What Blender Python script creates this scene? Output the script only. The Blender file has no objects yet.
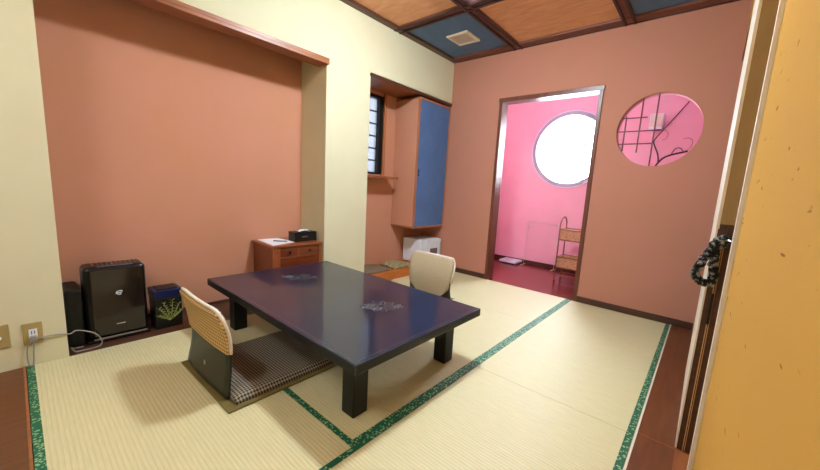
import bpy, bmesh, math, random
from mathutils import Vector, Matrix
random.seed(7)
PI = math.pi
S = bpy.context.scene
COL = S.collection

# ------------------------------------------------------------------ materials
def lin(c):
    return tuple(((v/255)/12.92 if v/255 <= .04045 else ((v/255+.055)/1.055)**2.4) for v in c)
def mat_new(name):
    m = bpy.data.materials.new(name); m.use_nodes = True
    nt = m.node_tree; nt.nodes.clear()
    out = nt.nodes.new('ShaderNodeOutputMaterial')
    b = nt.nodes.new('ShaderNodeBsdfPrincipled')
    nt.links.new(b.outputs[0], out.inputs[0])
    return m, nt, b
def N(nt, t, **kw):
    n = nt.nodes.new(t)
    for k, v in kw.items(): setattr(n, k, v)
    return n
def noise_mat(name, rgb, var=.08, scale=30., rough=.8, bump=0., bscale=200., stretch=(1, 1, 1), spec=.3, metal=0., coat=0., rgb2=None, detail=4.):
    m, nt, b = mat_new(name)
    tc = N(nt, 'ShaderNodeTexCoord'); mp = N(nt, 'ShaderNodeMapping')
    mp.inputs['Scale'].default_value = stretch
    nt.links.new(tc.outputs['Object'], mp.inputs[0])
    nz = N(nt, 'ShaderNodeTexNoise'); nz.inputs['Scale'].default_value = scale; nz.inputs['Detail'].default_value = detail
    nt.links.new(mp.outputs[0], nz.inputs['Vector'])
    mx = N(nt, 'ShaderNodeMix', data_type='RGBA')
    c = lin(rgb)
    if rgb2: c1, c2 = c, lin(rgb2)
    else: c1 = tuple(v*(1-var) for v in c); c2 = tuple(min(1, v*(1+var)) for v in c)
    mx.inputs['A'].default_value = (*c1, 1); mx.inputs['B'].default_value = (*c2, 1)
    rp = N(nt, 'ShaderNodeMapRange'); rp.inputs['From Min'].default_value = .3; rp.inputs['From Max'].default_value = .7
    nt.links.new(nz.outputs['Fac'], rp.inputs['Value']); nt.links.new(rp.outputs[0], mx.inputs['Factor'])
    nt.links.new(mx.outputs['Result'], b.inputs['Base Color'])
    b.inputs['Roughness'].default_value = rough; b.inputs['Specular IOR Level'].default_value = spec
    b.inputs['Metallic'].default_value = metal; b.inputs['Coat Weight'].default_value = coat
    if bump:
        n2 = N(nt, 'ShaderNodeTexNoise'); n2.inputs['Scale'].default_value = bscale
        nt.links.new(mp.outputs[0], n2.inputs['Vector'])
        bp = N(nt, 'ShaderNodeBump'); bp.inputs['Strength'].default_value = bump; bp.inputs['Distance'].default_value = .002
        nt.links.new(n2.outputs['Fac'], bp.inputs['Height']); nt.links.new(bp.outputs[0], b.inputs['Normal'])
    return m
def speck_mat(name, rgb, dark, amount=.72, scale=22, st=(1, 1, 1)):
    """sand plaster with sparse straw flecks"""
    m = noise_mat(name, rgb, var=.018, scale=4, rough=.95, bump=.3 if st[1] == 1 else .12, bscale=160, spec=.15, stretch=st)
    nt = m.node_tree; b = next(n for n in nt.nodes if n.type == 'BSDF_PRINCIPLED')
    src = b.inputs['Base Color'].links[0].from_socket
    tc = N(nt, 'ShaderNodeTexCoord'); mp = N(nt, 'ShaderNodeMapping')
    mp.inputs['Scale'].default_value = (1, .3 if st[1] == 1 else .16, 1); mp.inputs['Rotation'].default_value = (.12, 0, 0)
    nt.links.new(tc.outputs['Object'], mp.inputs[0])
    nz = N(nt, 'ShaderNodeTexNoise'); nz.inputs['Scale'].default_value = scale*3; nz.inputs['Detail'].default_value = 1
    nt.links.new(mp.outputs[0], nz.inputs['Vector'])
    rp = N(nt, 'ShaderNodeMapRange'); rp.inputs['From Min'].default_value = amount; rp.inputs['From Max'].default_value = amount+.05
    nt.links.new(nz.outputs['Fac'], rp.inputs['Value'])
    mx = N(nt, 'ShaderNodeMix', data_type='RGBA'); mx.inputs['B'].default_value = (*lin(dark), 1)
    nt.links.new(src, mx.inputs['A']); nt.links.new(rp.outputs[0], mx.inputs['Factor'])
    nt.links.new(mx.outputs['Result'], b.inputs['Base Color'])
    return m
def wood(name, rgb, rgb2, axis='y', rough=.45, spec=.5, coat=0., scale=9):
    st = {'x': (.12, 1, 1), 'y': (1, .12, 1), 'z': (1, 1, .12)}[axis]
    return noise_mat(name, rgb, rgb2=rgb2, scale=scale*4, rough=rough, spec=spec, stretch=st, coat=coat, bump=.15, bscale=90)
def tatami_mat_m():
    m, nt, b = mat_new('tatami_rush')
    tc = N(nt, 'ShaderNodeTexCoord'); sp = N(nt, 'ShaderNodeSeparateXYZ')
    nt.links.new(tc.outputs['Object'], sp.inputs[0])
    mu = N(nt, 'ShaderNodeMath', operation='MULTIPLY'); mu.inputs[1].default_value = 2*PI/.0165
    sn = N(nt, 'ShaderNodeMath', operation='SINE')
    nt.links.new(sp.outputs['Y'], mu.inputs[0]); nt.links.new(mu.outputs[0], sn.inputs[0])
    rp = N(nt, 'ShaderNodeMapRange'); rp.inputs['From Min'].default_value = -1; rp.inputs['From Max'].default_value = -.1
    nt.links.new(sn.outputs[0], rp.inputs['Value'])
    mp = N(nt, 'ShaderNodeMapping'); mp.inputs['Scale'].default_value = (3, 60, 1)
    nt.links.new(tc.outputs['Object'], mp.inputs[0])
    nz = N(nt, 'ShaderNodeTexNoise'); nz.inputs['Scale'].default_value = 4
    nt.links.new(mp.outputs[0], nz.inputs['Vector'])
    m1 = N(nt, 'ShaderNodeMix', data_type='RGBA'); m1.inputs['A'].default_value = (*lin((216, 203, 156)), 1); m1.inputs['B'].default_value = (*lin((226, 214, 168)), 1)
    nt.links.new(rp.outputs[0], m1.inputs['Factor'])
    m2 = N(nt, 'ShaderNodeMix', data_type='RGBA', blend_type='MULTIPLY'); m2.inputs['Factor'].default_value = .25
    nt.links.new(m1.outputs['Result'], m2.inputs['A']); nt.links.new(nz.outputs['Fac'], m2.inputs['B'])
    nt.links.new(m2.outputs['Result'], b.inputs['Base Color'])
    bp = N(nt, 'ShaderNodeBump'); bp.inputs['Strength'].default_value = .42; bp.inputs['Distance'].default_value = .0012
    nt.links.new(sn.outputs[0], bp.inputs['Height']); nt.links.new(bp.outputs[0], b.inputs['Normal'])
    b.inputs['Roughness'].default_value = .5; b.inputs['Specular IOR Level'].default_value = .5
    return m
def weave_mat(name, c1, c2, size=.012, rough=.8, rx=0.):
    """diagonal basket weave"""
    m, nt, b = mat_new(name)
    tc = N(nt, 'ShaderNodeTexCoord'); mp = N(nt, 'ShaderNodeMapping'); mp.inputs['Rotation'].default_value = (rx, 0, PI/4)
    nt.links.new(tc.outputs['Object'], mp.inputs[0])
    sp = N(nt, 'ShaderNodeSeparateXYZ'); nt.links.new(mp.outputs[0], sp.inputs[0])
    outs = []
    for ax in ('X', 'Y', 'Z'):
        mu = N(nt, 'ShaderNodeMath', operation='MULTIPLY'); mu.inputs[1].default_value = 2*PI/size
        sn = N(nt, 'ShaderNodeMath', operation='SINE')
        nt.links.new(sp.outputs[ax], mu.inputs[0]); nt.links.new(mu.outputs[0], sn.inputs[0]); outs.append(sn)
    ad = N(nt, 'ShaderNodeMath', operation='MULTIPLY'); nt.links.new(outs[0].outputs[0], ad.inputs[0]); nt.links.new(outs[1].outputs[0], ad.inputs[1])
    ad2 = N(nt, 'ShaderNodeMath', operation='ADD'); nt.links.new(ad.outputs[0], ad2.inputs[0])
    h = N(nt, 'ShaderNodeMath', operation='MULTIPLY'); h.inputs[1].default_value = 0; nt.links.new(outs[2].outputs[0], h.inputs[0]); nt.links.new(h.outputs[0], ad2.inputs[1])
    rp = N(nt, 'ShaderNodeMapRange'); rp.inputs['From Min'].default_value = -.5; rp.inputs['From Max'].default_value = .6
    nt.links.new(ad2.outputs[0], rp.inputs['Value'])
    mx = N(nt, 'ShaderNodeMix', data_type='RGBA'); mx.inputs['A'].default_value = (*lin(c1), 1); mx.inputs['B'].default_value = (*lin(c2), 1)
    nt.links.new(rp.outputs[0], mx.inputs['Factor']); nt.links.new(mx.outputs['Result'], b.inputs['Base Color'])
    bp = N(nt, 'ShaderNodeBump'); bp.inputs['Strength'].default_value = .6; bp.inputs['Distance'].default_value = .0015
    nt.links.new(ad2.outputs[0], bp.inputs['Height']); nt.links.new(bp.outputs[0], b.inputs['Normal'])
    b.inputs['Roughness'].default_value = rough; b.inputs['Specular IOR Level'].default_value = .2
    return m
def brocade_mat():
    m, nt, b = mat_new('green_brocade')
    tc = N(nt, 'ShaderNodeTexCoord'); mp = N(nt, 'ShaderNodeMapping'); mp.inputs['Rotation'].default_value = (0, 0, PI/4)
    nt.links.new(tc.outputs['Object'], mp.inputs[0])
    vo = N(nt, 'ShaderNodeTexVoronoi'); vo.inputs['Scale'].default_value = 70
    nt.links.new(mp.outputs[0], vo.inputs['Vector'])
    rp = N(nt, 'ShaderNodeMapRange'); rp.inputs['From Min'].default_value = .28; rp.inputs['From Max'].default_value = .42
    nt.links.new(vo.outputs['Distance'], rp.inputs['Value'])
    mx = N(nt, 'ShaderNodeMix', data_type='RGBA'); mx.inputs['A'].default_value = (*lin((150, 186, 136)), 1); mx.inputs['B'].default_value = (*lin((14, 92, 62)), 1)
    nt.links.new(rp.outputs[0], mx.inputs['Factor']); nt.links.new(mx.outputs['Result'], b.inputs['Base Color'])
    b.inputs['Roughness'].default_value = .55
    return m
def emit_mat(name, rgb, s):
    m, nt, b = mat_new(name)
    b.inputs['Base Color'].default_value = (*lin(rgb), 1)
    b.inputs['Emission Color'].default_value = (*lin(rgb), 1); b.inputs['Emission Strength'].default_value = s
    return m
def glass_mat(name, clear=.8, tint=(1, 1, 1)):
    m = bpy.data.materials.new(name); m.use_nodes = True; nt = m.node_tree; nt.nodes.clear()
    out = N(nt, 'ShaderNodeOutputMaterial'); t = N(nt, 'ShaderNodeBsdfTransparent'); f = N(nt, 'ShaderNodeBsdfTranslucent'); g = N(nt, 'ShaderNodeBsdfGlossy')
    t.inputs[0].default_value = (*tint, 1); f.inputs[0].default_value = (*tint, 1); g.inputs['Roughness'].default_value = .05
    a = N(nt, 'ShaderNodeMixShader'); a.inputs[0].default_value = 1-clear
    c = N(nt, 'ShaderNodeMixShader'); c.inputs[0].default_value = .05
    nt.links.new(t.outputs[0], a.inputs[1]); nt.links.new(f.outputs[0], a.inputs[2])
    nt.links.new(a.outputs[0], c.inputs[1]); nt.links.new(g.outputs[0], c.inputs[2]); nt.links.new(c.outputs[0], out.inputs[0])
    return m

M = {}
M['cream'] = speck_mat('cream_plaster', (214, 208, 176), (200, 188, 150), amount=.78)
M['ochre'] = speck_mat('ochre_plaster', (196, 146, 66), (132, 84, 36), amount=.735, scale=20, st=(1, .2, 1))
M['salmon'] = noise_mat('salmon_plaster', (200, 142, 112), rgb2=(204, 144, 120), scale=2.5, rough=.9, bump=.35, bscale=180, spec=.2)
M['terracotta'] = noise_mat('terracotta_plaster', (188, 130, 106), rgb2=(192, 130, 112), scale=2.5, rough=.9, bump=.35, bscale=180, spec=.2)
M['pink'] = noise_mat('pink_plaster', (243, 178, 192), var=.03, scale=4, rough=.85, bump=.2, bscale=150, spec=.25)
M['redvinyl'] = noise_mat('red_vinyl', (112, 34, 28), var=.08, scale=5, rough=.22, spec=.5)
M['tatami'] = tatami_mat_m()
M['brocade'] = brocade_mat()
M['floorwood'] = wood('floor_boards', (92, 48, 24), (112, 62, 32), 'y', rough=.3, spec=.5)
M['darkwood'] = wood('dark_wood', (62, 34, 22), (84, 48, 32), 'x', rough=.45)
M['darkwood_y'] = wood('dark_wood_along', (70, 40, 26), (92, 54, 36), 'y', rough=.4)
M['darkwood_z'] = wood('dark_wood_upright', (96, 50, 36), (116, 62, 44), 'z', rough=.35)
M['midwood'] = wood('mid_wood', (138, 78, 44), (162, 98, 58), 'y', rough=.4)
M['midwood_z'] = wood('mid_wood_upright', (168, 100, 62), (186, 116, 74), 'z', rough=.5)
M['orangewood'] = wood('orange_wood', (182, 96, 36), (206, 118, 50), 'y', rough=.35)
M['chestwood'] = wood('chest_wood', (98, 40, 16), (130, 60, 26), 'y', rough=.3, coat=.3)
M['chestlight'] = wood('chest_edge_wood', (140, 70, 34), (158, 86, 44), 'y', rough=.3, coat=.3)
M['ceilwood'] = noise_mat('ceiling_woven_wood', (240, 182, 140), rgb2=(222, 158, 112), scale=26, rough=.6, stretch=(.25, 1, 1), bump=.4, bscale=160)
M['ceilblue'] = noise_mat('ceiling_blue', (98, 130, 172), var=.07, scale=9, rough=.7)
M['batten'] = wood('batten_wood', (108, 62, 50), (128, 78, 62), 'x', rough=.5)
M['battendark'] = wood('batten_edge_wood', (56, 30, 30), (70, 40, 38), 'x', rough=.5)
M['lacquer'] = noise_mat('black_lacquer', (20, 28, 54), var=.25, scale=3, rough=.4, spec=.15, coat=.9)
for n_ in M['lacquer'].node_tree.nodes:
    if n_.type == 'BSDF_PRINCIPLED': n_.inputs['Coat IOR'].default_value = 1.55; n_.inputs['Coat Roughness'].default_value = .1
M['lacquer_edge'] = noise_mat('worn_lacquer_edge', (62, 56, 60), var=.4, scale=40, rough=.35)
M['black'] = noise_mat('black_paint', (20, 20, 18), var=.2, scale=10, rough=.45)
M['blackplastic'] = noise_mat('black_plastic', (14, 12, 12), var=.15, scale=20, rough=.35)
M['gloss'] = noise_mat('glossy_smoked_panel', (32, 22, 18), var=.08, scale=3, rough=.1, spec=.6)
M['ringgrey'] = noise_mat('grey_window_frame', (176, 174, 188), var=.05, scale=8, rough=.5)
M['silver'] = noise_mat('silver', (190, 190, 196), var=.05, scale=8, rough=.3, metal=.8)
M['inlay_faint'] = noise_mat('faint_inlay', (52, 48, 56), var=.3, scale=120, rough=.3)
M['inlay'] = noise_mat('inlay', (92, 84, 88), var=.35, scale=120, rough=.35)
M['vinyl'] = noise_mat('dark_green_vinyl', (42, 44, 34), var=.12, scale=6, rough=.4, spec=.4)
M['weave_tan'] = weave_mat('tan_weave', (150, 112, 62), (216, 180, 126), .03, rx=PI/2)
M['weave_grey'] = weave_mat('grey_weave', (96, 84, 72), (190, 178, 160), .02, rx=PI/2)
M['weave_shaded'] = weave_mat('shaded_grey_weave', (52, 44, 36), (164, 150, 132), .022)  # grey seat weave, darkened to carry the shade under the table
M['weave_pale'] = noise_mat('pale_weave', (178, 160, 132), rgb2=(190, 174, 148), scale=120, rough=.9, bump=.5, bscale=300)
M['piping'] = noise_mat('piping_cloth', (226, 210, 198), var=.05, scale=30, rough=.7)
M['olive'] = noise_mat('olive_board', (112, 96, 52), var=.1, scale=20, rough=.6)
M['bluepaper'] = noise_mat('blue_paper', (74, 108, 158), rgb2=(84, 118, 168), scale=5, rough=.4, spec=.4)
M['white'] = noise_mat('white_paint', (228, 232, 244), var=.02, scale=5, rough=.4)
M['offwhite'] = noise_mat('offwhite_paint', (226, 212, 188), var=.03, scale=12, rough=.5)
M['strip'] = noise_mat('pale_corner_strip', (222, 212, 198), var=.02, scale=12, rough=.45)
M['palebead'] = noise_mat('pale_wood_bead', (206, 164, 116), var=.05, scale=12, rough=.4)
M['paper'] = noise_mat('white_paper', (236, 236, 242), var=.01, scale=5, rough=.8)
M['ink'] = noise_mat('ink_blue', (30, 36, 70), var=.1, scale=20, rough=.5)
M['tag'] = noise_mat('printed_tag', (120, 100, 104), var=.4, scale=160, rough=.6)
M['navy'] = noise_mat('navy_plastic', (18, 26, 66), var=.12, scale=8, rough=.3)
M['leaf'] = noise_mat('printed_sprig', (150, 158, 84), var=.2, scale=60, rough=.6)
M['plate'] = noise_mat('beige_plate', (170, 148, 96), var=.04, scale=10, rough=.35)
M['cord'] = noise_mat('grey_cord', (150, 148, 140), var=.05, scale=10, rough=.5)
M['cordbeige'] = noise_mat('beige_cord', (184, 160, 112), var=.05, scale=10, rough=.5)
M['wicker'] = noise_mat('wicker', (222, 172, 132), rgb2=(150, 98, 68), scale=70, rough=.6, bump=.8, bscale=120)
M['cane'] = noise_mat('cane', (150, 84, 58), var=.15, scale=30, rough=.4)
M['bamboo'] = noise_mat('bamboo', (122, 70, 64), var=.2, scale=30, rough=.4)
M['branch'] = noise_mat('dark_branch', (70, 28, 34), var=.25, scale=40, rough=.6)
M['olivepanel'] = noise_mat('olive_paper', (156, 130, 92), var=.05, scale=8, rough=.7)
M['sisal'] = noise_mat('grey_brown_cloth', (124, 104, 82), rgb2=(140, 120, 96), scale=60, rough=.9)
M['patterned'] = noise_mat('pale_patterned_cloth', (196, 178, 132), rgb2=(96, 104, 78), scale=38, rough=.9, detail=1)
M['braid'] = noise_mat('black_white_cloth', (14, 14, 16), rgb2=(150, 148, 142), scale=60, rough=.8, stretch=(1, 1, 1), bump=.6, bscale=100, detail=2)
nt_ = M['braid'].node_tree
for n_ in nt_.nodes:
    if n_.type == 'MAP_RANGE': n_.inputs['From Min'].default_value = .5; n_.inputs['From Max'].default_value = .66
M['frosted'] = glass_mat('frosted_glass', .55)
M['frosted_dim'] = glass_mat('frosted_bar_glass', .5, (.16, .16, .17))
M['clearglass'] = glass_mat('window_glass', .8)
M['lamp'] = emit_mat('lamp_cover', (234, 248, 255), 232)
M['fill_lamp'] = emit_mat('added_fill_cover', (234, 248, 255), 14)  # glow of the added fill lamp

# ------------------------------------------------------------------ mesh helpers
ORG = {}
def box(bm, x0, x1, y0, y1, z0, z1):
    vs = [bm.verts.new((x, y, z)) for z in (z0, z1) for y in (y0, y1) for x in (x0, x1)]
    for f in ((0, 2, 3, 1), (4, 5, 7, 6), (0, 1, 5, 4), (2, 6, 7, 3), (0, 4, 6, 2), (1, 3, 7, 5)):
        bm.faces.new([vs[i] for i in f])
    return bm
def B(*boxes):
    bm = bmesh.new()
    for b in boxes: box(bm, *b)
    return bm
def tube(bm, pts, r, seg=8, closed=False):
    pts = [Vector(p) for p in pts]; n = len(pts); rings = []
    rr = r if isinstance(r, (list, tuple)) else [r]*n
    up = Vector((0, 0, 1)); prev = None
    for i, p in enumerate(pts):
        if closed: t = (pts[(i+1) % n]-pts[i-1])
        else: t = pts[min(i+1, n-1)]-pts[max(i-1, 0)]
        t.normalize()
        if prev is None:
            a = t.cross(up)
            if a.length < .1: a = t.cross(Vector((1, 0, 0)))
        else:
            a = prev-t*prev.dot(t)
        a.normalize(); prev = a.copy(); c = t.cross(a)
        rings.append([bm.verts.new(p+(a*math.cos(2*PI*k/seg)+c*math.sin(2*PI*k/seg))*rr[i]) for k in range(seg)])
    m = n if closed else n-1
    for i in range(m):
        r0, r1 = rings[i], rings[(i+1) % n]
        for k in range(seg): bm.faces.new((r0[k], r0[(k+1) % seg], r1[(k+1) % seg], r1[k]))
    if not closed:
        bm.faces.new(list(reversed(rings[0]))); bm.faces.new(rings[-1])
    return bm
def T(pts, r, **k): return tube(bmesh.new(), pts, r, **k)
def smooth_path(pts, n=6, closed=False):
    P = [Vector(p) for p in pts]; out = []; L = len(P)
    rng = range(L) if closed else range(L-1)
    for i in rng:
        if closed: a, b, c, d = P[i-1], P[i], P[(i+1) % L], P[(i+2) % L]
        else: a, b, c, d = P[max(i-1, 0)], P[i], P[i+1], P[min(i+2, L-1)]
        for k in range(n):
            t = k/n
            out.append(.5*((2*b)+(c-a)*t+(2*a-5*b+4*c-d)*t*t+(3*b-a-3*c+d)*t**3))
    if not closed: out.append(P[-1])
    return out
def lathe(bm, prof, c, seg=32, axis='z'):
    rings = []
    for r, h in prof:
        ring = []
        for k in range(seg):
            a = 2*PI*k/seg
            if axis == 'z': v = (c[0]+r*math.cos(a), c[1]+r*math.sin(a), c[2]+h)
            elif axis == 'x': v = (c[0]+h, c[1]+r*math.cos(a), c[2]+r*math.sin(a))
            else: v = (c[0]+r*math.cos(a), c[1]+h, c[2]+r*math.sin(a))
            ring.append(bm.verts.new(v))
        rings.append(ring)
    for a, b in zip(rings, rings[1:]):
        for k in range(seg): bm.faces.new((a[k], a[(k+1) % seg], b[(k+1) % seg], b[k]))
    bm.faces.new(list(reversed(rings[0]))); bm.faces.new(rings[-1])
    return bm
def prism(bm, poly, z0, z1, axis='z'):
    """poly extruded along an axis; axis x: poly=(y,z); axis y: poly=(x,z)"""
    def mk(p, h): return {'z': (p[0], p[1], h), 'x': (h, p[0], p[1]), 'y': (p[0], h, p[1])}[axis]
    a = [bm.verts.new(mk(p, z0)) for p in poly]; b = [bm.verts.new(mk(p, z1)) for p in poly]
    n = len(poly)
    for i in range(n): bm.faces.new((a[i], a[(i+1) % n], b[(i+1) % n], b[i]))
    bm.faces.new(list(reversed(a))); bm.faces.new(b)
    return bm
def obj(name, bm, mat, parent=None, bevel=0., smooth=False, seg=2, angle=.6, label=None):
    root = parent
    while root is not None and root.parent is not None: root = root.parent
    off = ORG.get(root.name, Vector((0, 0, 0))) if root else Vector((0, 0, 0))
    bmesh.ops.recalc_face_normals(bm, faces=bm.faces[:])
    if root: bmesh.ops.translate(bm, verts=bm.verts[:], vec=-off)
    me = bpy.data.meshes.new(name); 
    if smooth:
        for f in bm.faces: f.smooth = True
    bm.to_mesh(me); bm.free()
    me.materials.append(M[mat] if isinstance(mat, str) else mat)
    o = bpy.data.objects.new(name, me); COL.objects.link(o)
    if parent: o.parent = parent
    if bevel:
        md = o.modifiers.new('bevel', 'BEVEL'); md.width = bevel; md.segments = seg; md.limit_method = 'ANGLE'; md.angle_limit = angle
    if label: o['label'] = label
    return o
def recenter(o):
    """put a single-mesh thing's origin at its base"""
    me = o.data; vs = [v.co for v in me.vertices]
    c = Vector(((min(v.x for v in vs)+max(v.x for v in vs))/2, (min(v.y for v in vs)+max(v.y for v in vs))/2, min(v.z for v in vs)))
    me.transform(Matrix.Translation(-c)); o.location = c
    return o
def tag(o, label, cat, group=None):
    o['label'] = label; o['category'] = cat
    if group: o['group'] = group
    if o.type == 'MESH' and not o.children: recenter(o)
    return o
def thing(name, label, cat, loc=(0, 0, 0), group=None):
    o = bpy.data.objects.new(name, None); COL.objects.link(o)
    o.empty_display_size = .1
    o.location = loc; ORG[o.name] = Vector(loc)
    o['label'] = label; o['category'] = cat
    if group: o['group'] = group
    return o
def struct(name, bm, mat, parent=None, **k):
    o = obj(name, bm, mat, parent, **k)
    if parent is None: o['kind'] = 'structure'
    return o
def plate(outer, holes, y0, y1):
    """wall slab in the xz plane with holes, as a clean mesh"""
    cu = bpy.data.curves.new('tmp', 'CURVE'); cu.dimensions = '2D'; cu.fill_mode = 'BOTH'; cu.extrude = (y1-y0)/2
    for poly in [outer]+holes:
        sp = cu.splines.new('POLY'); sp.points.add(len(poly)-1)
        for p, (x, z) in zip(sp.points, poly): p.co = (x, z, 0, 1)
        sp.use_cyclic_u = True
    o = bpy.data.objects.new('tmp', cu); COL.objects.link(o)
    dg = bpy.context.evaluated_depsgraph_get(); me = bpy.data.meshes.new_from_object(o.evaluated_get(dg))
    bm = bmesh.new(); bm.from_mesh(me); bmesh.ops.remove_doubles(bm, verts=bm.verts[:], dist=1e-5)
    for v in bm.verts:
        x, z, d = v.co; v.co = (x, (y0+y1)/2+d, z)
    bpy.data.objects.remove(o); bpy.data.curves.remove(cu); bpy.data.meshes.remove(me)
    return bm
def circ(cx, cz, r, n=64): return [(cx+r*math.cos(2*PI*k/n), cz+r*math.sin(2*PI*k/n)) for k in range(n)]

H = 2.79
XR = 2.924      # ochre wall
YN = -5.3      # wall behind the camera
# ------------------------------------------------------------------ setting: floors
f = struct('floor', B((-.5, 3.05, YN, .12, -.12, -.056), (2.708, 3.05, YN, .0, -.056, -.001), (-.02, 2.708, YN, -3.902, -.056, -.001),
                      ), 'floorwood')
struct('floor_alcove', B((-.42, -.002, -3.73, -1.954, -.056, -.001)), 'darkwood_y')
struct('trim_1', B((2.702, 2.712, -3.9, -.0, -.05, .002)), 'offwhite')
struct('trim_2', B((0, 1.8, -3.912, -3.902, -.05, .002)), 'midwood')
struct('trim_3', B((2.708, 2.94, -1.984, -1.978, -.002, .0012)), 'midwood')
fr = struct('floor_recess', B((-.42, 0, -1.43, -.0, -.056, .105)), 'orangewood', bevel=.002)
struct('floor_washroom', B((-.6, 3.5, .12, 1.5, -.12, -.004), (.75, 1.84, -.0, .12, -.12, -.004)), 'redvinyl')
# ------------------------------------------------------------------ tatami
MW = .031
def mat_thing(x0, x1, y0, y1, borders, label):
    t = thing('tatami_mat', label, 'tatami mat', ((x0+x1)/2, (y0+y1)/2, -.055), 'tatami mats on the floor')
    g = .0008
    obj('rush_surface', B((x0+g, x1-g, y0+g, y1-g, -.055, 0)), 'tatami', t, bevel=.0015)
    bs = {'s': (x0+g, x1-g, y0+g, y0+MW, -.02, .0012), 'n': (x0+g, x1-g, y1-MW, y1-g, -.02, .0012),
          'w': (x0+g, x0+MW, y0+g, y1-g, -.02, .0012), 'e': (x1-MW, x1-g, y0+g, y1-g, -.02, .0012)}
    for b in borders:
        q = list(bs[b])
        obj('border', B(tuple(q)), 'brocade', t)
mat_thing(0.002, 1.785, -3.9, -2.98, 'sn', 'tatami mat under the near legless chair, green borders, in front of the outlet')
mat_thing(0.002, .9, -2.98, -.985, 'we', 'tatami mat running from under the table to the raised alcove')
mat_thing(.9, 1.785, -2.98, -.985, 'we', 'tatami mat under the table leg nearest the doorway')
mat_thing(0.002, 1.785, -.985, -.002, 'e', 'short bright tatami mat just before the washroom doorway')
mat_thing(1.785, 2.7, -2.01, -.02, 'we', 'tatami mat below the round hole in the terracotta wall')
mat_thing(1.785, 2.7, -3.9, -2.01, 'we', 'nearest tatami mat, right of the table, green border along floorboards')
# ------------------------------------------------------------------ walls
wl = struct('wall_left', B((-.42, 0, YN, -3.73, -.056, H), (-.12, 0, -3.73, -1.954, 2.2, H), (-.42, 0, -1.954, -1.43, -.056, H), (-.12, 0, -1.43, 0, 2.24, H)), 'cream')
struct('wall_recess', B((-.5, -.42, -3.73, -1.954, -.056, H), (-.42, -.12, -3.73, -1.954, 2.72, H)), 'salmon')
# alcove 2 back wall with window hole
WY0, WY1, WZ0, WZ1 = -1.40, -.865, 1.26, 2.19
struct('wall_alcove', B((-.5, -.4, -1.43, WY0, .0, 2.5), (-.5, -.4, WY1, .12, .0, 2.5), (-.5, -.4, WY0, WY1, .0, WZ0), (-.5, -.4, WY0, WY1, WZ1, 2.5)), 'salmon')
struct('ceiling_alcove', B((-.4, -.0, -1.43, -.0, 2.235, 2.26)), 'midwood')
cx, cz, cr = 2.357, 1.785, .332
DX0, DX1, DZ = .735, 1.85, 2.22
outer = [(-.5, -.05), (DX0, -.05), (DX0, DZ), (DX1, DZ), (DX1, -.05), (3.05, -.05), (3.05, H), (-.5, H)]
struct('wall_back', plate(outer, [circ(cx, cz, cr)], 0, .06), 'terracotta')
struct('wall_washroom_near', plate([(-.6, -.05), (DX0, -.05), (DX0, DZ), (DX1, DZ), (DX1, -.05), (3.5, -.05), (3.5, H), (-.6, H)], [circ(cx, cz, cr+.001)], .0605, .12), 'pink')
wx, wz, wr = 1.135, 1.80, .535
struct('wall_washroom_far', plate([(-.6, -.05), (3.5, -.05), (3.5, H), (-.6, H)], [circ(wx, wz, wr)], 1.45, 1.56), 'pink')
struct('wall_washroom_left', B((-.7, -.6, .06, 1.56, -.05, H)), 'pink')
struct('wall_washroom_right', B((3.5, 3.6, .06, 1.56, -.05, H)), 'pink')
struct('ceiling_washroom', B((-.7, 3.6, .06, 1.56, H, H+.1)), 'white')
struct('wall_right', B((XR, XR+.12, YN, -2.12, -.05, H)), 'ochre')
struct('wall_right_far', B((XR, XR+.12, -2.12, 0, -.05, H), (2.858, XR, -1.975, 0, 2.3, H)), 'ochre')
struct('wall_near', B((-.42, XR+.12, YN-.1, YN, -.05, H)), 'cream')
# baseboards
struct('baseboard_back', B((0.0, DX0-.012, -.014, -.0005, -.001, .062), (DX1+.012, 2.862, -.014, -.0005, -.001, .062)), 'darkwood', bevel=.002)
struct('baseboard_washroom', B((-.6, 3.5, 1.436, 1.4495, -.004, .055)), 'darkwood')
struct('baseboard_recess', B((-.4195, -.41, -3.73, -1.955, -.001, .02)), 'darkwood_y')
# lintels
struct('trim_4', B((-.12, .03, -3.73, -1.945, 2.176, 2.2), (-.0, .03, -3.73, -1.945, 2.2, 2.228)), 'midwood', bevel=.002)
struct('trim_5', B((-.005, .012, -1.44, -.002, 2.222, 2.25)), 'darkwood_y', bevel=.002)
# door frame
dw = struct('trim_6', B((DX0-.012, DX0+.028, -.016, .135, -.002, DZ-.028), (DX1-.028, DX1+.012, -.016, .135, -.002, DZ-.028),
                        (DX0-.02, DX1+.02, -.02, .135, DZ-.028, DZ+.02)), 'darkwood_z', bevel=.003)
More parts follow.
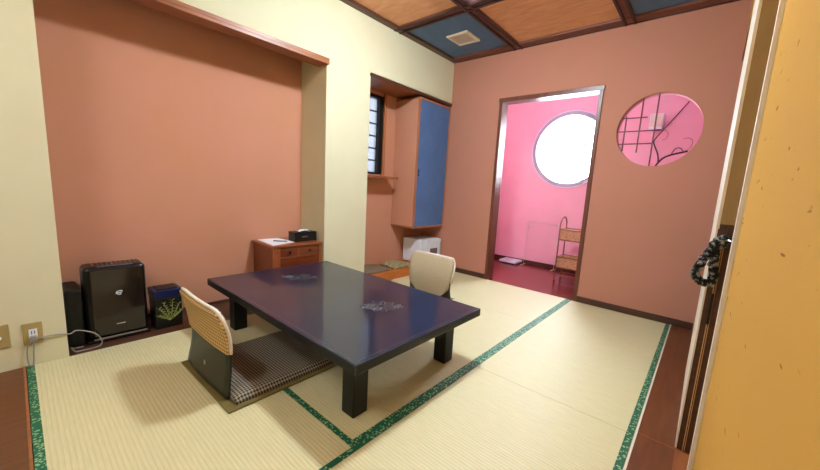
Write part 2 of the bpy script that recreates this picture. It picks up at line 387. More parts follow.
# ceiling
ce = struct('ceiling', B((-.5, 3.05, YN, .12, H+.012, H+.1)), 'darkwood')
xs = [(.07, .85), (.95, 1.97), (2.07, 2.86)]
ys = [(-1.03, -.13), (-2.08, -1.13), (-3.13, -2.18), (-4.18, -3.23), (-5.25, -4.28)]
for i, (a, b) in enumerate(xs):
    for j, (c, d) in enumerate(ys):
        struct('panel', B((a-.03, b+.03, c-.03, d+.03, H+.0005, H+.012)), 'ceilwood' if (i+j) % 2 else 'ceilblue', ce)
def batten_x(y, w=.1):
    struct('batten', B((.0, XR, y-w/2, y+w/2, H-.016, H+.0005)), 'batten', ce, bevel=.002)
    struct('batten_rib', B((.0, XR, y-w/2, y-w/2+.022, H-.034, H-.016), (.0, XR, y+w/2-.022, y+w/2, H-.034, H-.016)), 'battendark', ce.children[-1] if False else ce, bevel=.002)
def batten_y(x, w=.1):
    struct('batten', B((x-w/2, x+w/2, YN, -.0, H-.018, H)), 'batten', ce, bevel=.002)
    struct('batten_rib', B((x-w/2, x-w/2+.022, YN, 0, H-.036, H-.018), (x+w/2-.022, x+w/2, YN, 0, H-.036, H-.018)), 'battendark', ce, bevel=.002)
for y in (-1.08, -2.13, -3.18, -4.23): batten_x(y)
for x in (.90, 2.02): batten_y(x)
struct('trim_7', B((.0, .07, YN, -.0, H-.028, H)), 'darkwood_y', bevel=.002)
struct('trim_8', B((.07, XR, -.12, -.0, H-.024, H)), 'batten', bevel=.002)
struct('trim_9', B((.07, XR, -.014, -.0, H-.03, H-.024)), 'battendark')

# vent
v = thing('ceiling_vent', 'small square white ventilation grille in the blue ceiling panel', 'vent', (.49, -.54, H-.02))
obj('vent_frame', B((.355, .625, -.675, -.645, H-.02, H+.0), (.355, .625, -.435, -.405, H-.02, H+.0), (.355, .385, -.645, -.435, H-.02, H+.0), (.595, .625, -.645, -.435, H-.02, H+.0)), 'offwhite', v, bevel=.003)
obj('grille', B((.385, .595, -.645, -.435, H-.006, H+.0), *[(.388+.014*i, .395+.014*i, -.645, -.435, H-.014, H-.006) for i in range(15)]), 'piping', v)

# ------------------------------------------------------------------ windows
# alcove window (two sashes of dark wood with bars)
w1 = bpy.data.objects.new('window_1', None); COL.objects.link(w1); w1['kind'] = 'structure'; ORG['window_1'] = Vector((0, 0, 0))
fx0, fx1 = -.475, -.425
obj('window_frame', B((fx0, -.388, WY0, WY0+.03, WZ0, WZ1), (fx0, -.392, WY1-.065, WY1, WZ0, WZ1), (fx0, -.392, WY0+.03, WY1-.065, WZ1-.035, WZ1), (fx0, -.392, WY0+.03, WY1-.065, WZ0, WZ0+.02)), 'black', w1)
zs = [WZ0+.02+i*(WZ1-.035-WZ0-.02)/6 for i in range(1, 6)]
obj('glazing_bar', B(*[(-.45, -.435, WY0+.03, WY1-.065, z-.007, z+.007) for z in zs], (-.4505, -.4345, -1.15, -1.14, WZ0+.02, WZ1-.035)), 'black', w1)
obj('pane', B((-.447, -.443, WY0+.03, WY1-.065, WZ0+.02, WZ1-.035)), 'frosted_dim', w1)
struct('trim_10', B((-.4, -.375, WY1, WY1+.04, WZ0-.01, 2.235)), 'midwood_z', bevel=.002)
sh = struct('trim_11', B((-.4, -.185, -1.43, -.765, 1.205, 1.235)), 'midwood', bevel=.003)
# round washroom window
w2 = bpy.data.objects.new('window_2', None); COL.objects.link(w2); w2['kind'] = 'structure'; ORG['window_2'] = Vector((0, 0, 0))
bm = bmesh.new(); prof = [(wr-.045, .0), (wr+.012, .0), (wr+.012, .035), (wr-.02, .04), (wr-.02, .11), (wr-.045, .11)]
rings = []
for k in range(72):
    a = 2*PI*k/72
    rings.append([bm.verts.new((wx+r*math.cos(a), 1.43+h, wz+r*math.sin(a))) for r, h in prof])
for k in range(72):
    a, b = rings[k], rings[(k+1) % 72]
    for i in range(6): bm.faces.new((a[i], a[(i+1) % 6], b[(i+1) % 6], b[i]))
obj('window_frame', bm, 'ringgrey', w2, bevel=.002)
bm = bmesh.new(); tube(bm, [(wx+(wr+.014)*math.cos(2*PI*k/72), 1.436, wz+(wr+.014)*math.sin(2*PI*k/72)) for k in range(72)], .007, closed=True)
obj('rim', bm, 'white', w2, smooth=True)
obj('mullion', B((wx+.19, wx+.22, 1.50, 1.52, wz-.46, wz+.46)), 'white', w2)
obj('pane', lathe(bmesh.new(), [(wr-.03, 0), (wr-.03, .004)], (wx, 1.525, wz), 64, 'y'), 'frosted', w2)

# ------------------------------------------------------------------ bamboo lattice and branch in the round hole
lt = thing('bamboo_lattice', 'thin bamboo lattice of crossed rods across the left of the round hole', 'lattice', (2.2, .06, 1.46))
def chordz(x):
    d = math.sqrt(max(0, cr**2-(x-cx)**2)); return cz-d, cz+d
for x, z0, z1 in ((2.086, 1.6, 1.93), (2.209, 1.585, None), (2.331, None, None)):
    a, b = chordz(x); z0 = a+.001 if z0 is None else z0; z1 = b-.001 if z1 is None else min(z1, b-.001)
    obj('upright_rod', T([(x, .05, z0), (x, .05, z1)], .0065), 'bamboo', lt, smooth=True)
def chordx(z):
    d = math.sqrt(max(0, cr**2-(z-cz)**2)); return cx-d
for z, x1 in ((1.915, 2.26), (1.79, 2.38), (1.67, 2.335)):
    obj('cross_rod', T([(chordx(z)+.001, .062, z), (x1, .062, z)], .0055), 'bamboo', lt, smooth=True)
br = thing('twisted_branch', 'dark crooked branch with curling tendrils in the round hole', 'branch', (2.38, .05, 1.46))
P = [(2.56, 2.03), (2.43, 1.835), (2.353, 1.723), (2.341, 1.674), (2.383, 1.573), (2.397, 1.50), (2.379, 1.4575)]
obj('main_stem', T(smooth_path([(x, .074, z) for x, z in P], 5), [.004+.004*(i/30) for i in range(31)], seg=7), 'branch', br, smooth=True)
P = [(2.385, 1.47), (2.428, 1.531), (2.493, 1.564), (2.608, 1.594)]
obj('side_stem', T(smooth_path([(x, .074, z) for x, z in P], 5), .008, seg=7), 'branch', br, smooth=True)
P = [(2.49, 1.572), (2.515, 1.618), (2.55, 1.622), (2.575, 1.59)]
obj('tendril', T(smooth_path([(x, .072, z) for x, z in P], 6), .004, seg=6), 'branch', br, smooth=True)
P = [(2.575, 1.59), (2.62, 1.62), (2.63, 1.68), (2.60, 1.71), (2.56, 1.70)]
obj('tendril', T(smooth_path([(x, .072, z) for x, z in P], 6), .0025, seg=6), 'cane', br, smooth=True)
P = [(2.36, 1.735), (2.40, 1.79), (2.44, 1.76), (2.43, 1.71), (2.40, 1.70)]
obj('tendril', T(smooth_path([(x, .072, z) for x, z in P], 6), .0022, seg=6), 'cane', br, smooth=True)

# ------------------------------------------------------------------ washroom things
t = thing('wall_dispenser', 'white box mounted on the pink wall, seen through the round hole', 'dispenser', (2.17, 1.45, 2.0))
obj('body', B((2.10, 2.25, 1.36, 1.449, 2.02, 2.21)), 'white', t, bevel=.008)
obj('cover_flap', B((2.11, 2.24, 1.353, 1.36, 2.05, 2.2)), 'offwhite', t, bevel=.003)
t = thing('bathroom_scale', 'flat white square scale on the red washroom floor', 'scale', (.46, 1.31, -.004))
obj('body', B((.32, .61, 1.17, 1.43, .01, .045)), 'white', t, bevel=.008)
for x_, y_ in ((.34, 1.19), (.54, 1.19), (.34, 1.37), (.54, 1.37)): obj('foot', B((x_, x_+.04, y_, y_+.04, -.004, .01)), 'black', t)
obj('dial_window', B((.42, .50, 1.2, 1.23, .0452, .047)), 'silver', t)
t = thing('towel_rack', 'slim white wire towel rack against the pink washroom wall', 'towel rack', (.85, 1.3, -.004))
for (x, y) in ((.66, 1.36), (1.14, 1.36)):
    obj('upright', T([(x, y, .0032), (x, y, .70)], .0032), 'piping', t, smooth=True)
    obj('foot', T([(x, y-.12, .002), (x, y+.06, .002)], .004), 'piping', t, smooth=True)
obj('rail', T([(.66, 1.36, .70), (1.14, 1.36, .70)], .0032), 'piping', t, smooth=True)
obj('rail', T([(.66, 1.3, .655), (1.14, 1.3, .655), ], .0032), 'piping', t, smooth=True)
for x in (.66, 1.14): obj('arm', T([(x, 1.36, .655), (x, 1.3, .655)], .0032), 'piping', t, smooth=True)

# wicker two tier shelf
x0, x1, y0, y1 = 1.365, 1.70, .74, 1.0
t = thing('wicker_shelf', 'two-tier wicker basket shelf with arched cane handles beside the doorway', 'shelf', ((x0+x1)/2, (y0+y1)/2, -.004))
def arch(x):
    pts = [(x, y0, -.002), (x, y0, .70)]
    for k in range(1, 10):
        a = PI*k/10; pts.append((x, (y0+y1)/2-(y1-y0)/2*math.cos(a), .72+.13*math.sin(a)))
    pts += [(x, y1, .70), (x, y1, -.002)]
    return pts
for x in (x0, x1): obj('side_arch', T(arch(x), .0085, seg=8), 'cane', t, smooth=True)
for zb in (.555, .185):
    s = obj('basket', B((x0+.008, x1-.008, y0+.004, y0+.018, zb, zb+.13), (x0+.008, x1-.008, y1-.018, y1-.004, zb, zb+.13), (x0+.008, x0+.02, y0+.018, y1-.018, zb, zb+.13), (x1-.02, x1-.008, y0+.018, y1-.018, zb, zb+.13),
                         (x0+.02, x1-.02, y0+.018, y1-.018, zb, zb+.012)), 'wicker', t)
    obj('rim', T([(x0, y0, zb+.135), (x1, y0, zb+.135), (x1, y1, zb+.135), (x0, y1, zb+.135)], .008, closed=True), 'cane', s, smooth=False)
    obj('rim', T([(x0, y0, zb-.004), (x1, y0, zb-.004), (x1, y1, zb-.004), (x0, y1, zb-.004)], .008, closed=True), 'cane', s, smooth=False)
obj('stretcher', T([(x0, y0, .07), (x1, y0, .07)], .007), 'cane', t, smooth=True)
obj('stretcher', T([(x0, y1, .07), (x1, y1, .07)], .007), 'cane', t, smooth=True)

# ------------------------------------------------------------------ hanging cabinet in the far alcove
cy0, cy1, cz0, cz1 = -.645, -.004, .605, 2.205
t = thing('hanging_cabinet', 'tall wall-hung cabinet with blue sliding doors in the far alcove', 'cabinet', (-.2, (cy0+cy1)/2, cz0))
obj('side_panel', B((-.399, -.022, cy0, cy0+.018, cz0+.02, cz1-.02)), 'salmon', t)
obj('body', B((-.399, -.388, cy0+.018, cy1, cz0+.02, cz1-.02), (-.388, -.022, cy1-.016, cy1, cz0+.02, cz1-.02)), 'salmon', t)
obj('front_frame', B((-.022, .0, cy0, cy0+.022, cz0, cz1), (-.022, .0, cy1-.012, cy1, cz0, cz1), (-.022, .0, cy0+.022, cy1-.012, cz0, cz0+.022), (-.022, 0, cy0+.022, cy1-.012, cz1-.022, cz1)), 'midwood_z', t, bevel=.002)
obj('bottom_board', B((-.399, -.022, cy0, cy1, cz0, cz0+.02)), 'midwood', t)
obj('top_board', B((-.399, -.022, cy0, cy1, cz1-.02, cz1)), 'midwood', t)
def slide(ya, yb, xa, xb, hy):
    d = obj('sliding_door', B((xa, xb, ya, yb, cz0+.023, cz1-.023)), 'bluepaper', t, bevel=.001)
    if hy is not None:
        b = bmesh.new()
        lathe(b, [(.012, 0), (.012, .004)], (xb-.0005, hy, 1.335), 20, 'x'); lathe(b, [(.012, 0), (.012, .004)], (xb-.0005, hy, 1.275), 20, 'x')
        box(b, xb-.0005, xb+.003, hy-.006, hy+.006, 1.27, 1.34)
        obj('finger_pull', b, 'black', d)
slide(cy0+.023, -.16, -.012, -.003, -.595)
slide(-.2, cy1-.013, -.0205, -.0135, None)

# ------------------------------------------------------------------ white box under cabinet
z0 = .106
t = thing('small_fridge', 'low white boxy mini fridge standing under the hanging blue cabinet', 'fridge', (-.18, -.2, z0))
obj('body', B((-.345, -.035, -.44, -.016, z0+.012, z0+.325)), 'white', t, bevel=.006)
for x_, y_ in ((-.33, -.4), (-.09, -.4), (-.33, -.07), (-.09, -.07)): obj('foot', B((x_, x_+.025, y_, y_+.03, z0, z0+.012)), 'black', t)
d = obj('door', B((-.034, -.008, -.295, -.018, z0+.018, z0+.32)), 'white', t, bevel=.005)
obj('control_panel', B((-.034, -.012, -.438, -.302, z0+.018, z0+.32)), 'white', t, bevel=.004)
obj('notice', B((-.0079, -.007, -.26, -.10, z0+.09, z0+.20)), 'tag', d)
obj('handle', B((-.008, .004, -.04, -.027, z0+.1, z0+.28)), 'silver', d, bevel=.002)

# folded cushions on the raised alcove floor
def cushion(name, poly, z, th, mat, label, cat):
    bm = bmesh.new(); prism(bm, poly, z, z+th)
    o = obj(name, bm, mat, None, bevel=.01, seg=3); tag(o, label, cat); return o
cushion('floor_cushion', [(-.385, -1.05), (-.385, -1.4), (-.03, -1.4), (-.03, -1.0), (-.26, -.93)], .106, .02, 'sisal', 'flat grey-brown cushion on the raised alcove floor by the cream pillar', 'cushion')
cushion('floor_cushion', [(-.37, -.60), (-.30, -.9), (-.03, -.94), (-.03, -.60)], .106, .03, 'patterned', 'pale patterned cushion beside the white mini fridge', 'cushion')

# ------------------------------------------------------------------ low table
tx0, tx1, ty0, ty1, tz = .053, 1.778, -2.995, -1.958, .371
t = thing('low_table', 'large low black lacquered table in the middle of the tatami', 'table', ((tx0+tx1)/2, (ty0+ty1)/2, .001))
tt = obj('tabletop', B((tx0, tx1, ty0, ty1, tz-.05, tz)), 'lacquer', t, bevel=.006, seg=3)
tt.data.materials.append(M['black'])
for p_ in tt.data.polygons:
    if p_.normal.z < .9: p_.material_index = 1
tt.modifiers['bevel'].material = 0
# worn line around the top
e = .022
obj('edge_line', B((tx0+e, tx1-e, ty0+e, ty0+e+.004, tz, tz+.0006), (tx0+e, tx1-e, ty1-e-.004, ty1-e, tz, tz+.0006), (tx0+e, tx0+e+.004, ty0+e, ty1-e, tz, tz+.0006), (tx1-e-.004, tx1-e, ty0+e, ty1-e, tz, tz+.0006)), 'lacquer_edge', t)
obj('apron', B((tx0+.10, tx1-.10, ty0+.085, ty0+.11, tz-.085, tz-.05), (tx0+.10, tx1-.10, ty1-.11, ty1-.085, tz-.085, tz-.05), (tx0+.10, tx0+.125, ty0+.11, ty1-.11, tz-.085, tz-.05), (tx1-.125, tx1-.10, ty0+.11, ty1-.11, tz-.085, tz-.05)), 'black', t)
li, lj, lw = .128, .1, .092
for xa in (tx0+li, tx1-li-lw):
    for ya in (ty0+lj, ty1-lj-lw):
        obj('leg', B((xa, xa+lw, ya, ya+lw, .001, tz-.05)), 'black', t, bevel=.006)
def medallion(mx, my, im='inlay'):
    bm = bmesh.new()
    def petal(px, py, a, L, w):
        pts = [(0, 0), (L*.35, w), (L*.75, w*.8), (L, 0), (L*.75, -w*.8), (L*.35, -w)]
        inner = [(L*.3, w*.45), (L*.7, w*.4), (L*.85, 0), (L*.7, -w*.4), (L*.3, -w*.45)]
        c, s = math.cos(a), math.sin(a)
        q = [Vector((px+x*c-y*s, py+x*s+y*c, tz+.0008)) for x, y in pts]
        tube(bm, q, .0022, seg=4, closed=True)
        q = [Vector((px+x*c-y*s, py+x*s+y*c, tz+.0008)) for x, y in inner]
        tube(bm, q, .0016, seg=4, closed=True)
    for k in range(9): petal(mx+.02*math.cos(k*.7), my+.02*math.sin(k*.7), k*2*PI/9+.2, .085, .021)
    for k in range(5): petal(mx-.06, my-.07, k*2*PI/5, .045, .014)
    for k in range(4): petal(mx+.07, my+.075, k*PI/2+.4, .04, .012)
    for k in range(20):
        a = k*2*PI/20; tube(bm, [(mx+.03*math.cos(a), my+.03*math.sin(a), tz+.0008), (mx+.02*math.cos(a+.4), my+.02*math.sin(a+.4), tz+.0008)], .0016, seg=4)
    obj('inlaid_flower', bm, im, t)
medallion(1.325, -2.42)
medallion(.42, -2.46, 'inlay_faint')

# ------------------------------------------------------------------ legless chairs
def zaisu(label, pad, rim, ext=0., px_=0.):
    t = thing('legless_chair', label, 'legless chair', (0, 0, 0), 'legless chairs at the low table')
    Hh = .478
    def prof(s):      # s 0..1 up the back; returns y, z   (chair faces +y, back near y=0)
        z = Hh*s
        y = .008+.026*math.sin(min(1, s/.45)*PI*.5)**1.2-.20*max(0, s-.5)**2.0
        return y, z
    def halfw(s):
        w = .265-.016*math.sin(min(1, s/.8)*PI)**2
        if s > .78: w *= math.sqrt(max(.0, 1-((s-.78)/.24)**3*.34))
        return w
    def shell(s0, s1, d0, d1, ex=0., nu=14, nv=16, cut=None):
        bm = bmesh.new(); F_, R_ = [], []
        for j in range(nv+1):
            s = s0+(s1-s0)*j/nv; y, z = prof(s); y2, z2 = prof(s+.02); tl = math.hypot(y2-y, z2-z)
            ny, nz = (z2-z)/tl, -(y2-y)/tl
            w = halfw(s)+ex
            if cut: w = min(w, cut(s))
            fr, rr = [], []
            for i in range(nu+1):
                u = -1+2*i/nu; c = .012*abs(u)**2.2
                fr.append(bm.verts.new((u*w, y+c+ny*d1, z+nz*d1))); rr.append(bm.verts.new((u*w, y+c-ny*d0, z-nz*d0)))
            F_.append(fr); R_.append(rr)
        for j in range(nv):
            for i in range(nu):
                bm.faces.new((F_[j][i], F_[j][i+1], F_[j+1][i+1], F_[j+1][i])); bm.faces.new((R_[j][i], R_[j+1][i], R_[j+1][i+1], R_[j][i+1]))
            bm.faces.new((F_[j][0], F_[j+1][0], R_[j+1][0], R_[j][0])); bm.faces.new((F_[j][nu], R_[j][nu], R_[j+1][nu], F_[j+1][nu]))
        for i in range(nu):
            bm.faces.new((F_[0][i], R_[0][i], R_[0][i+1], F_[0][i+1])); bm.faces.new((F_[nv][i], F_[nv][i+1], R_[nv][i+1], R_[nv][i]))
        return bm
    obj('backrest', shell(.045, .94, .008, .008), 'vinyl', t, smooth=True, label='dark green back shell, bare below the woven cover')
    obj('back_cover', shell(.52, 1.0, .018, .0085, ex=.006), rim, t, smooth=True)
    def cutf(s): return .262*math.sqrt(max(.02, min(1, (s-.10)/.35)))
    obj('back_pad', shell(.12, .985, -.009, .03+px_*.6, ex=-.004+px_, cut=cutf), pad, t, smooth=True)
    pts = []
    for j in range(17):
        s = .52+.48*j/16; y, z = prof(s); pts.append((-halfw(s)-.004, y+.012+.0, z))
    y, z = prof(1.0); w = halfw(1.0)
    for i in range(1, 10):
        u = -1+2*i/10; pts.append((u*w, y+.012*abs(u)**2.2+.004, z+.003))
    for j in range(17):
        s = 1.0-.48*j/16; y, z = prof(s); pts.append((halfw(s)+.004, y+.012+.0, z))
    obj('piping', T(pts, .0085, seg=8), 'piping', t, smooth=True)
    obj('base_board', B((-.285, .285+ext, -.015, .655, .0015, .010)), 'olive', t, bevel=.003)
    bm = bmesh.new(); nx, ny = 20, 20; V = {}
    for j in range(ny+1):
        for i in range(nx+1):
            u, v_ = -1+2*i/nx, j/ny
            edge = min(1, (1-abs(u))*8, v_*10+.3, (1-v_)*8)
            V[i, j] = bm.verts.new((u*(.262+ext*.45)+ext*.45, .035+v_*.60, .018+.026*max(0, edge)**.5))
    for j in range(ny):
        for i in range(nx): bm.faces.new((V[i, j], V[i+1, j], V[i+1, j+1], V[i, j+1]))
    r = bmesh.ops.extrude_face_region(bm, geom=bm.faces[:])
    for g_ in r['geom']:
        if isinstance(g_, bmesh.types.BMVert): g_.co.z = .0101
    obj('seat_cushion', bm, 'weave_shaded', t, smooth=True)
    bm = bmesh.new(); box(bm, -.006, .006, -.014, -.008, .10, .125)
    y, z = prof(.2)
    bmesh.ops.translate(bm, verts=bm.verts[:], vec=(0, y+.0025, 0))
    obj('badge', bm, 'silver', t)
    return t
c1 = zaisu('near legless chair at the table, grey seat with table shade in its colour, tan woven back cover', 'weave_grey', 'weave_tan', .075, -.02)
c1.location = (.825, -3.28, 0); c1.rotation_euler = (0, 0, math.radians(1)); c1.scale = (1.05, 1, 1)
c2 = zaisu('far legless chair behind the table, pale plain backrest towards us', 'weave_pale', 'weave_pale')
c2.location = (.81, -1.235, 0); c2.rotation_euler = (0, 0, math.radians(180))

# ------------------------------------------------------------------ alcove 1 things
t = thing('air_purifier', 'black air purifier with glossy front in the left of the alcove', 'air purifier', (-.21, -3.477, 0))
obj('body', B((-.31, -.125, -3.632, -3.317, .012, .50)), 'blackplastic', t, bevel=.028, seg=4)
obj('base', B((-.32, -.1, -3.637, -3.312, .0, .018)), 'blackplastic', t, bevel=.006)
p = obj('front_panel', B((-.124, -.105, -3.602, -3.337, .04, .485)), 'gloss', t, bevel=.005, seg=3)
bm = bmesh.new()
tube(bm, [(-.1045, -3.45, .329), (-.1045, -3.464, .333), (-.1045, -3.479, .328), (-.1045, -3.484, .317), (-.1045, -3.472, .309), (-.1045, -3.457, .309)], .0026, seg=6)
tube(bm, [(-.1045, -3.479, .319), (-.1045, -3.452, .321)], .0022, seg=6)
obj('emblem', bm, 'paper', p)
obj('maker_strip', B((-.1052, -.1042, -3.492, -3.447, .103, .110)), 'silver', p)
obj('chrome_strip', B((-.106, -.098, -3.607, -3.332, .02, .03)), 'silver', t, bevel=.002)
obj('vent_slats', B(*[(-.27, -.16, -3.582+i*.024, -3.57+i*.024, .4995, .5025) for i in range(10)]), 'gloss', t)
obj('control_strip', B((-.15, -.135, -3.562, -3.382, .4995, .503)), 'tag', t)
tag(obj('carry_case', B((-.38, -.11, -3.722, -3.645, 0, .375)), 'black', None, bevel=.02, seg=3), 'black upright case squeezed between the cream wall corner and the purifier', 'case')
t = thing('waste_bin', 'navy box bin printed with a yellow-green plant, right of the purifier', 'bin', (-.18, -3.198, 0))
obj('body', B((-.265, -.1, -3.283, -3.118, 0, .225)), 'blackplastic', t, bevel=.006)
obj('lid', B((-.27, -.096, -3.288, -3.113, .225, .285)), 'navy', t, bevel=.006)
obj('swing_flap', B((-.245, -.12, -3.263, -3.138, .285, .293)), 'black', t, bevel=.003)
bm = bmesh.new(); rnd = random.Random(3)
for st in ((0, 0, .075, .06), (0, .0, -.06, .1), (0, 0, .02, .15), (0, 0, -.03, .13), (0, 0, .06, .115), (0, 0, -.068, .045)):
    by, bz = -3.2, .055
    ey, ez = by+st[2], bz+st[3]
    tube(bm, smooth_path([(-.0992, by, bz), (-.0992, (by+ey)/2+.008, (bz+ez)/2), (-.0992, ey, ez)], 3), .0018, seg=5)
    for k in range(5):
        f_ = .35+.16*k; yy, zz = by+(ey-by)*f_, bz+(ez-bz)*f_
        for sgn in (-1, 1):
            a = rnd.uniform(.3, 1.2)*sgn+PI/2
            q = [(yy, zz), (yy+.011*math.cos(a)-.004, zz+.011*math.sin(a)), (yy+.022*math.cos(a), zz+.02*math.sin(a)), (yy+.011*math.cos(a)+.004, zz+.007*math.sin(a))]
            try: prism(bm, q, -.1, -.0985, 'x')
            except Exception: pass
obj('plant_print', bm, 'leaf', t)

# chest
qx0, qx1, qy0, qy1, qz = -.415, -.03, -2.458, -1.958, .548
t = thing('drawer_chest', 'small reddish wooden chest of drawers in the right corner of the alcove', 'chest', (-.22, (qy0+qy1)/2, 0))
obj('carcass', B((qx0, qx1, qy0+.01, qy0+.028, .0, qz-.018), (qx0, qx1, qy1-.02, qy1-.002, .0, qz-.018), (qx0, qx0+.01, qy0+.028, qy1-.02, .0, qz-.018), (qx0+.01, qx1, qy0+.028, qy1-.02, .02, .035)), 'chestwood', t, bevel=.002)
obj('face_frame', B((qx1-.02, qx1+.004, qy0+.008, qy0+.075, .0, qz-.018), (qx1-.02, qx1+.004, qy1-.035, qy1-.002, .0, qz-.018), (qx1-.02, qx1+.004, qy0+.075, qy1-.035, .425, .436),
                    (qx1-.02, qx1+.004, qy0+.075, qy1-.035, .235, .246), (qx1-.02, qx1+.004, qy0+.075, qy1-.035, .02, .06), (qx1-.02, qx1+.004, qy0+.075, qy1-.035, .518, .53), (qx1-.02, qx1+.004, -2.213, -2.203, .436, .518)), 'chestlight', t, bevel=.0015)
obj('top', B((qx0, qx1+.014, qy0-.006, qy1, qz-.018, qz)), 'chestlight', t, bevel=.003)
def drawer(ya, yb, za, zb):
    d = obj('drawer', B((qx1-.14, qx1+.001, ya, yb, za, zb)), 'chestwood', t, bevel=.002)
    obj('knob', lathe(bmesh.new(), [(.006, 0), (.006, .008), (.013, .012), (.014, .02), (.006, .025)], (qx1+.001, (ya+yb)/2, (za+zb)/2), 16, 'x'), 'black', d, smooth=True)
drawer(-2.381, -2.215, .438, .516); drawer(-2.201, -1.995, .438, .516)
drawer(-2.381, -1.995, .248, .423); drawer(-2.381, -1.995, .062, .233)
bm = bmesh.new(); prism(bm, [(-.40, -2.42), (-.39, -2.215), (-.11, -2.205), (-.045, -2.44)], qz+.001, qz+.004)
tag(obj('paper_sheet', bm, 'paper'), 'white sheet of paper on the wooden drawer chest', 'paper')
t = thing('ballpoint_pen', 'dark pen lying on the white sheet of paper', 'pen', (-.2, -2.29, qz+.004))
obj('barrel', T([(-.235, -2.345, qz+.0095), (-.155, -2.255, qz+.0095)], .005), 'ink', t, smooth=True)
obj('tip', T([(-.155, -2.255, qz+.0095), (-.147, -2.246, qz+.0085)], [.0045, .001]), 'silver', t, smooth=True)
t = thing('tissue_box', 'black tissue box with a white tissue sticking out, on the chest', 'tissue box', (-.28, -2.06, qz))
obj('box', B((-.235, -.115, -2.195, -1.965, qz+.001, qz+.092)), 'black', t, bevel=.003)
bm = bmesh.new(); nx = 14; V = {}
for i in range(nx+1):
    for j in range(5):
        u = i/nx; V[i, j] = bm.verts.new((-.175+(j-2)*.012+.006*math.sin(u*17), -2.13+u*.12, qz+.093+.02*math.sin(u*PI)*(1-.25*abs(j-2))+.004*math.sin(u*23+j)))
for i in range(nx):
    for j in range(4): bm.faces.new((V[i, j], V[i+1, j], V[i+1, j+1], V[i, j+1]))
o_ = obj('tissue', bm, 'paper', t, smooth=True); md = o_.modifiers.new('s', 'SOLIDIFY'); md.thickness = .002
obj('label_print', B((-.1149, -.1143, -2.12, -2.06, qz+.04, qz+.053)), 'tag', t)

# outlets, plug and cords
t = thing('wall_outlet', 'beige wall plate with a white socket and a plug, low on the cream wall', 'outlet', (0, -3.86, .11))
obj('plate', B((.0005, .007, -3.90, -3.825, .125, .25)), 'plate', t, bevel=.002)
s_ = obj('socket', B((.007, .010, -3.878, -3.845, .165, .215)), 'white', t, bevel=.001)
obj('slots', B((.0098, .0104, -3.868, -3.865, .185, .205), (.0098, .0104, -3.857, -3.854, .185, .205)), 'black', s_)
t2 = thing('wall_outlet', 'beige wall plate at the left edge beside the socket plate', 'outlet', (0, -3.975, .11))
obj('plate', B((.0005, .007, -4.025, -3.945, .135, .265)), 'plate', t2, bevel=.002)
obj('aerial_jack', lathe(bmesh.new(), [(.012, 0), (.012, .006), (.005, .012)], (.007, -3.985, .195), 16, 'x'), 'white', t2)
pg = thing('power_cord', 'grey power cord looping from the socket to the purifier', 'power cord', (.02, -3.80, 0))
obj('plug', B((.0106, .035, -3.876, -3.848, .150, .178)), 'cord', pg, bevel=.004)
obj('cord', T(smooth_path([(.03, -3.862, .152), (.034, -3.866, .10), (.03, -3.87, .04), (.034, -3.876, .009), (.026, -3.888, .012), (.016, -3.893, .06), (.014, -3.885, .12), (.014, -3.85, .152), (.012, -3.80, .158), (.008, -3.75, .15), (.0, -3.716, .14), (-.04, -3.69, .138), (-.05, -3.65, .122), (-.05, -3.605, .09), (-.045, -3.578, .045), (-.04, -3.585, .009), (-.03, -3.62, .005), (-.03, -3.66, .005), (-.03, -3.70, .007), (-.05, -3.715, .03), (-.075, -3.70, .012), (-.09, -3.66, .006)], 6), .0036, seg=7), 'cord', pg, smooth=True)

# ------------------------------------------------------------------ right side: sliding doors, corner strip, braid
def closet_door(xa, xb, ya, yb, label, edge):
    t = thing('sliding_door', label, 'sliding door', ((xa+xb)/2, (ya+yb)/2, .005), 'closet sliding doors on the right')
    obj('upper_panel', B((xa+(edge if edge > .004 else 0), xb, ya, yb, 1.055, 2.29)), 'olivepanel', t)
    obj('middle_rail', B((xa+edge, xb, ya, yb, 1.035, 1.055)), 'darkwood', t)
    obj('lower_panel', B((xa+edge, xb, ya, yb, .008, 1.035)), 'darkwood', t)
    if edge > .004: obj('edge_strip', B((xa, xa+edge, ya, yb, .008, 1.035), (xa-.001, xa+edge+.003, ya-.002, yb, 1.035, 2.29)), 'strip', t, bevel=.001)
    else: obj('edge_strip', B((xa, xa+edge, ya-.002, ya+.02, .008, .98)), 'palebead', t)
    return t
a = closet_door(2.859, 2.893, -1.98, -1.0, 'nearer closet sliding door seen edge-on, olive above dark wood', .007)
obj('finger_pull', B((2.884, 2.894, -1.988, -1.98, .62, .76)), 'black', a, bevel=.004)
obj('edge_bead', B((2.886, 2.8895, -1.985, -1.98, .008, .98)), 'palebead', a)
b_ = closet_door(2.8932, 2.920, -1.979, -.02, 'rear closet sliding door behind the edge-on front one', .0025)
struct('trim_12', B((2.862, 2.922, -3.0, -1.984, -.0005, .006)), 'midwood')
struct('trim_13', B((2.9085, 2.9245, -2.15, -2.12, .0, H)), 'strip', bevel=.002)
struct('trim_14', B((2.858, 2.921, -1.98, -.0, 2.292, 2.32)), 'midwood')
k = .985
rp = [(2.915, .996), (2.895, 1.003), (2.873, .992), (2.855, .955), (2.838, .91), (2.822, .865), (2.822, .828), (2.845, .813), (2.872, .813), (2.878, .84), (2.872, .88), (2.868, .925), (2.872, .96), (2.89, .985)]
pts = smooth_path([(x, -2.045, z) for x, z in rp], 10)
rad = [.0155+.0022*math.sin(i*1.3) for i in range(len(pts))]
pts = [Vector((p.x+.0025*math.sin(i*.9), p.y+.003*math.cos(i*.9), p.z)) for i, p in enumerate(pts)]
tb = thing('braided_loop', 'black and white braided cloth loop hanging by the closet door edge', 'braided loop', (2.86, -2.045, .8))
obj('loop', T(pts, rad, seg=10), 'braid', tb, smooth=True)
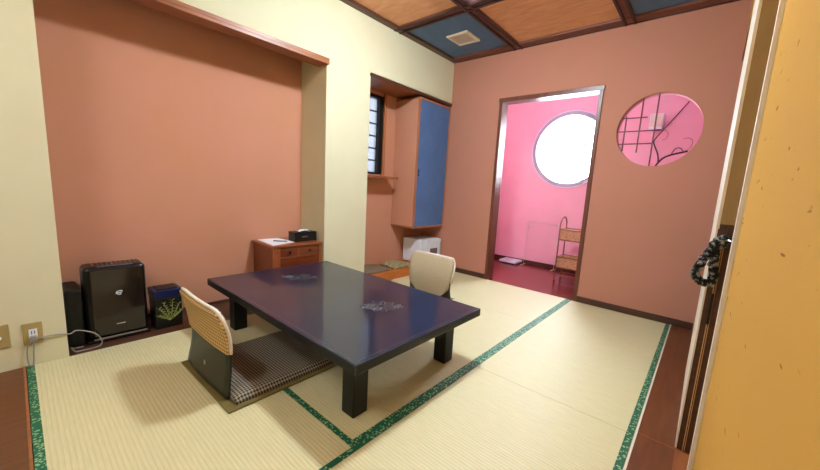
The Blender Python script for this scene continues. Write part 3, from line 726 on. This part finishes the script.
obj('hook', T([(2.9075, -2.13, 1.0), (2.90, -2.10, 1.0), (2.902, -2.06, 1.0)], .003), 'silver', tb)
for x_ in ():
    pass

# ------------------------------------------------------------------ lamp of the room (above the frame) and added fill lamp
LX, LY = 1.38, -1.95
t = thing('ceiling_lamp', 'round white ceiling lamp above the low table', 'ceiling lamp', (LX, LY, H-.14))
obj('mount', lathe(bmesh.new(), [(.10, 0), (.12, .06)], (LX, LY, H-.06), 32), 'white', t)
obj('lamp_shade', lathe(bmesh.new(), [(.02, -.0), (.07, .004), (.102, .02), (.113, .05), (.10, .075)], (LX, LY, H-.135), 40), 'lamp', t, smooth=True)

t = thing('ceiling_lamp', 'added round white fill lamp behind the camera, out of view', 'ceiling lamp', (1.5, -4.72, H-.14))  # added to brighten the near part of the room, no such fixture known
obj('mount', lathe(bmesh.new(), [(.10, 0), (.12, .06)], (1.5, -4.72, H-.06), 32), 'white', t)
obj('lamp_shade', lathe(bmesh.new(), [(.04, -.0), (.24, .004), (.30, .02), (.32, .05), (.28, .075)], (1.5, -4.72, H-.135), 40), 'fill_lamp', t, smooth=True)

# ------------------------------------------------------------------ world, camera
w = bpy.data.worlds.new('sky'); S.world = w; w.use_nodes = True
bg = w.node_tree.nodes['Background']; bg.inputs[0].default_value = (.80, .91, 1, 1); bg.inputs[1].default_value = 20
for nm, loc, rot, sx, sy in (('window_portal_round', (wx, 1.6, wz), (-PI/2, 0, 0), 1.1, 1.1), ('window_portal_alcove', (-.52, -1.13, 1.72), (0, -PI/2, 0), .95, .55)):
    l = bpy.data.lights.new(nm, 'AREA'); l.shape = 'RECTANGLE'; l.size = sx; l.size_y = sy; l.energy = 1
    try: l.cycles.is_portal = True
    except Exception: pass
    o = bpy.data.objects.new(nm, l); o.location = loc; o.rotation_euler = rot; COL.objects.link(o)

yaw, pitch, roll, fpx = -0.692, -0.1505, 0.0593, 340.2
F = Vector((math.sin(yaw)*math.cos(pitch), math.cos(yaw)*math.cos(pitch), math.sin(pitch)))
R = Vector((math.cos(yaw), -math.sin(yaw), 0)); U = R.cross(F)
R2 = R*math.cos(roll)+U*math.sin(roll); U2 = -R*math.sin(roll)+U*math.cos(roll)
cam = bpy.data.cameras.new('camera'); co = bpy.data.objects.new('camera', cam); COL.objects.link(co)
mw = Matrix((R2, U2, -F)).transposed().to_4x4(); mw.translation = Vector((2.8229, -3.8697, 1.1363)); co.matrix_world = mw
cam.sensor_fit = 'HORIZONTAL'; cam.sensor_width = 36; cam.lens = fpx/820*36
cam.shift_x = -11.62/820; cam.shift_y = 3.43/820; cam.clip_start = .01
S.camera = co
S.view_settings.view_transform = 'Standard'; S.view_settings.look = 'None'; S.view_settings.gamma = 1
S.view_settings.use_curve_mapping = False; S.view_settings.exposure = 1.07
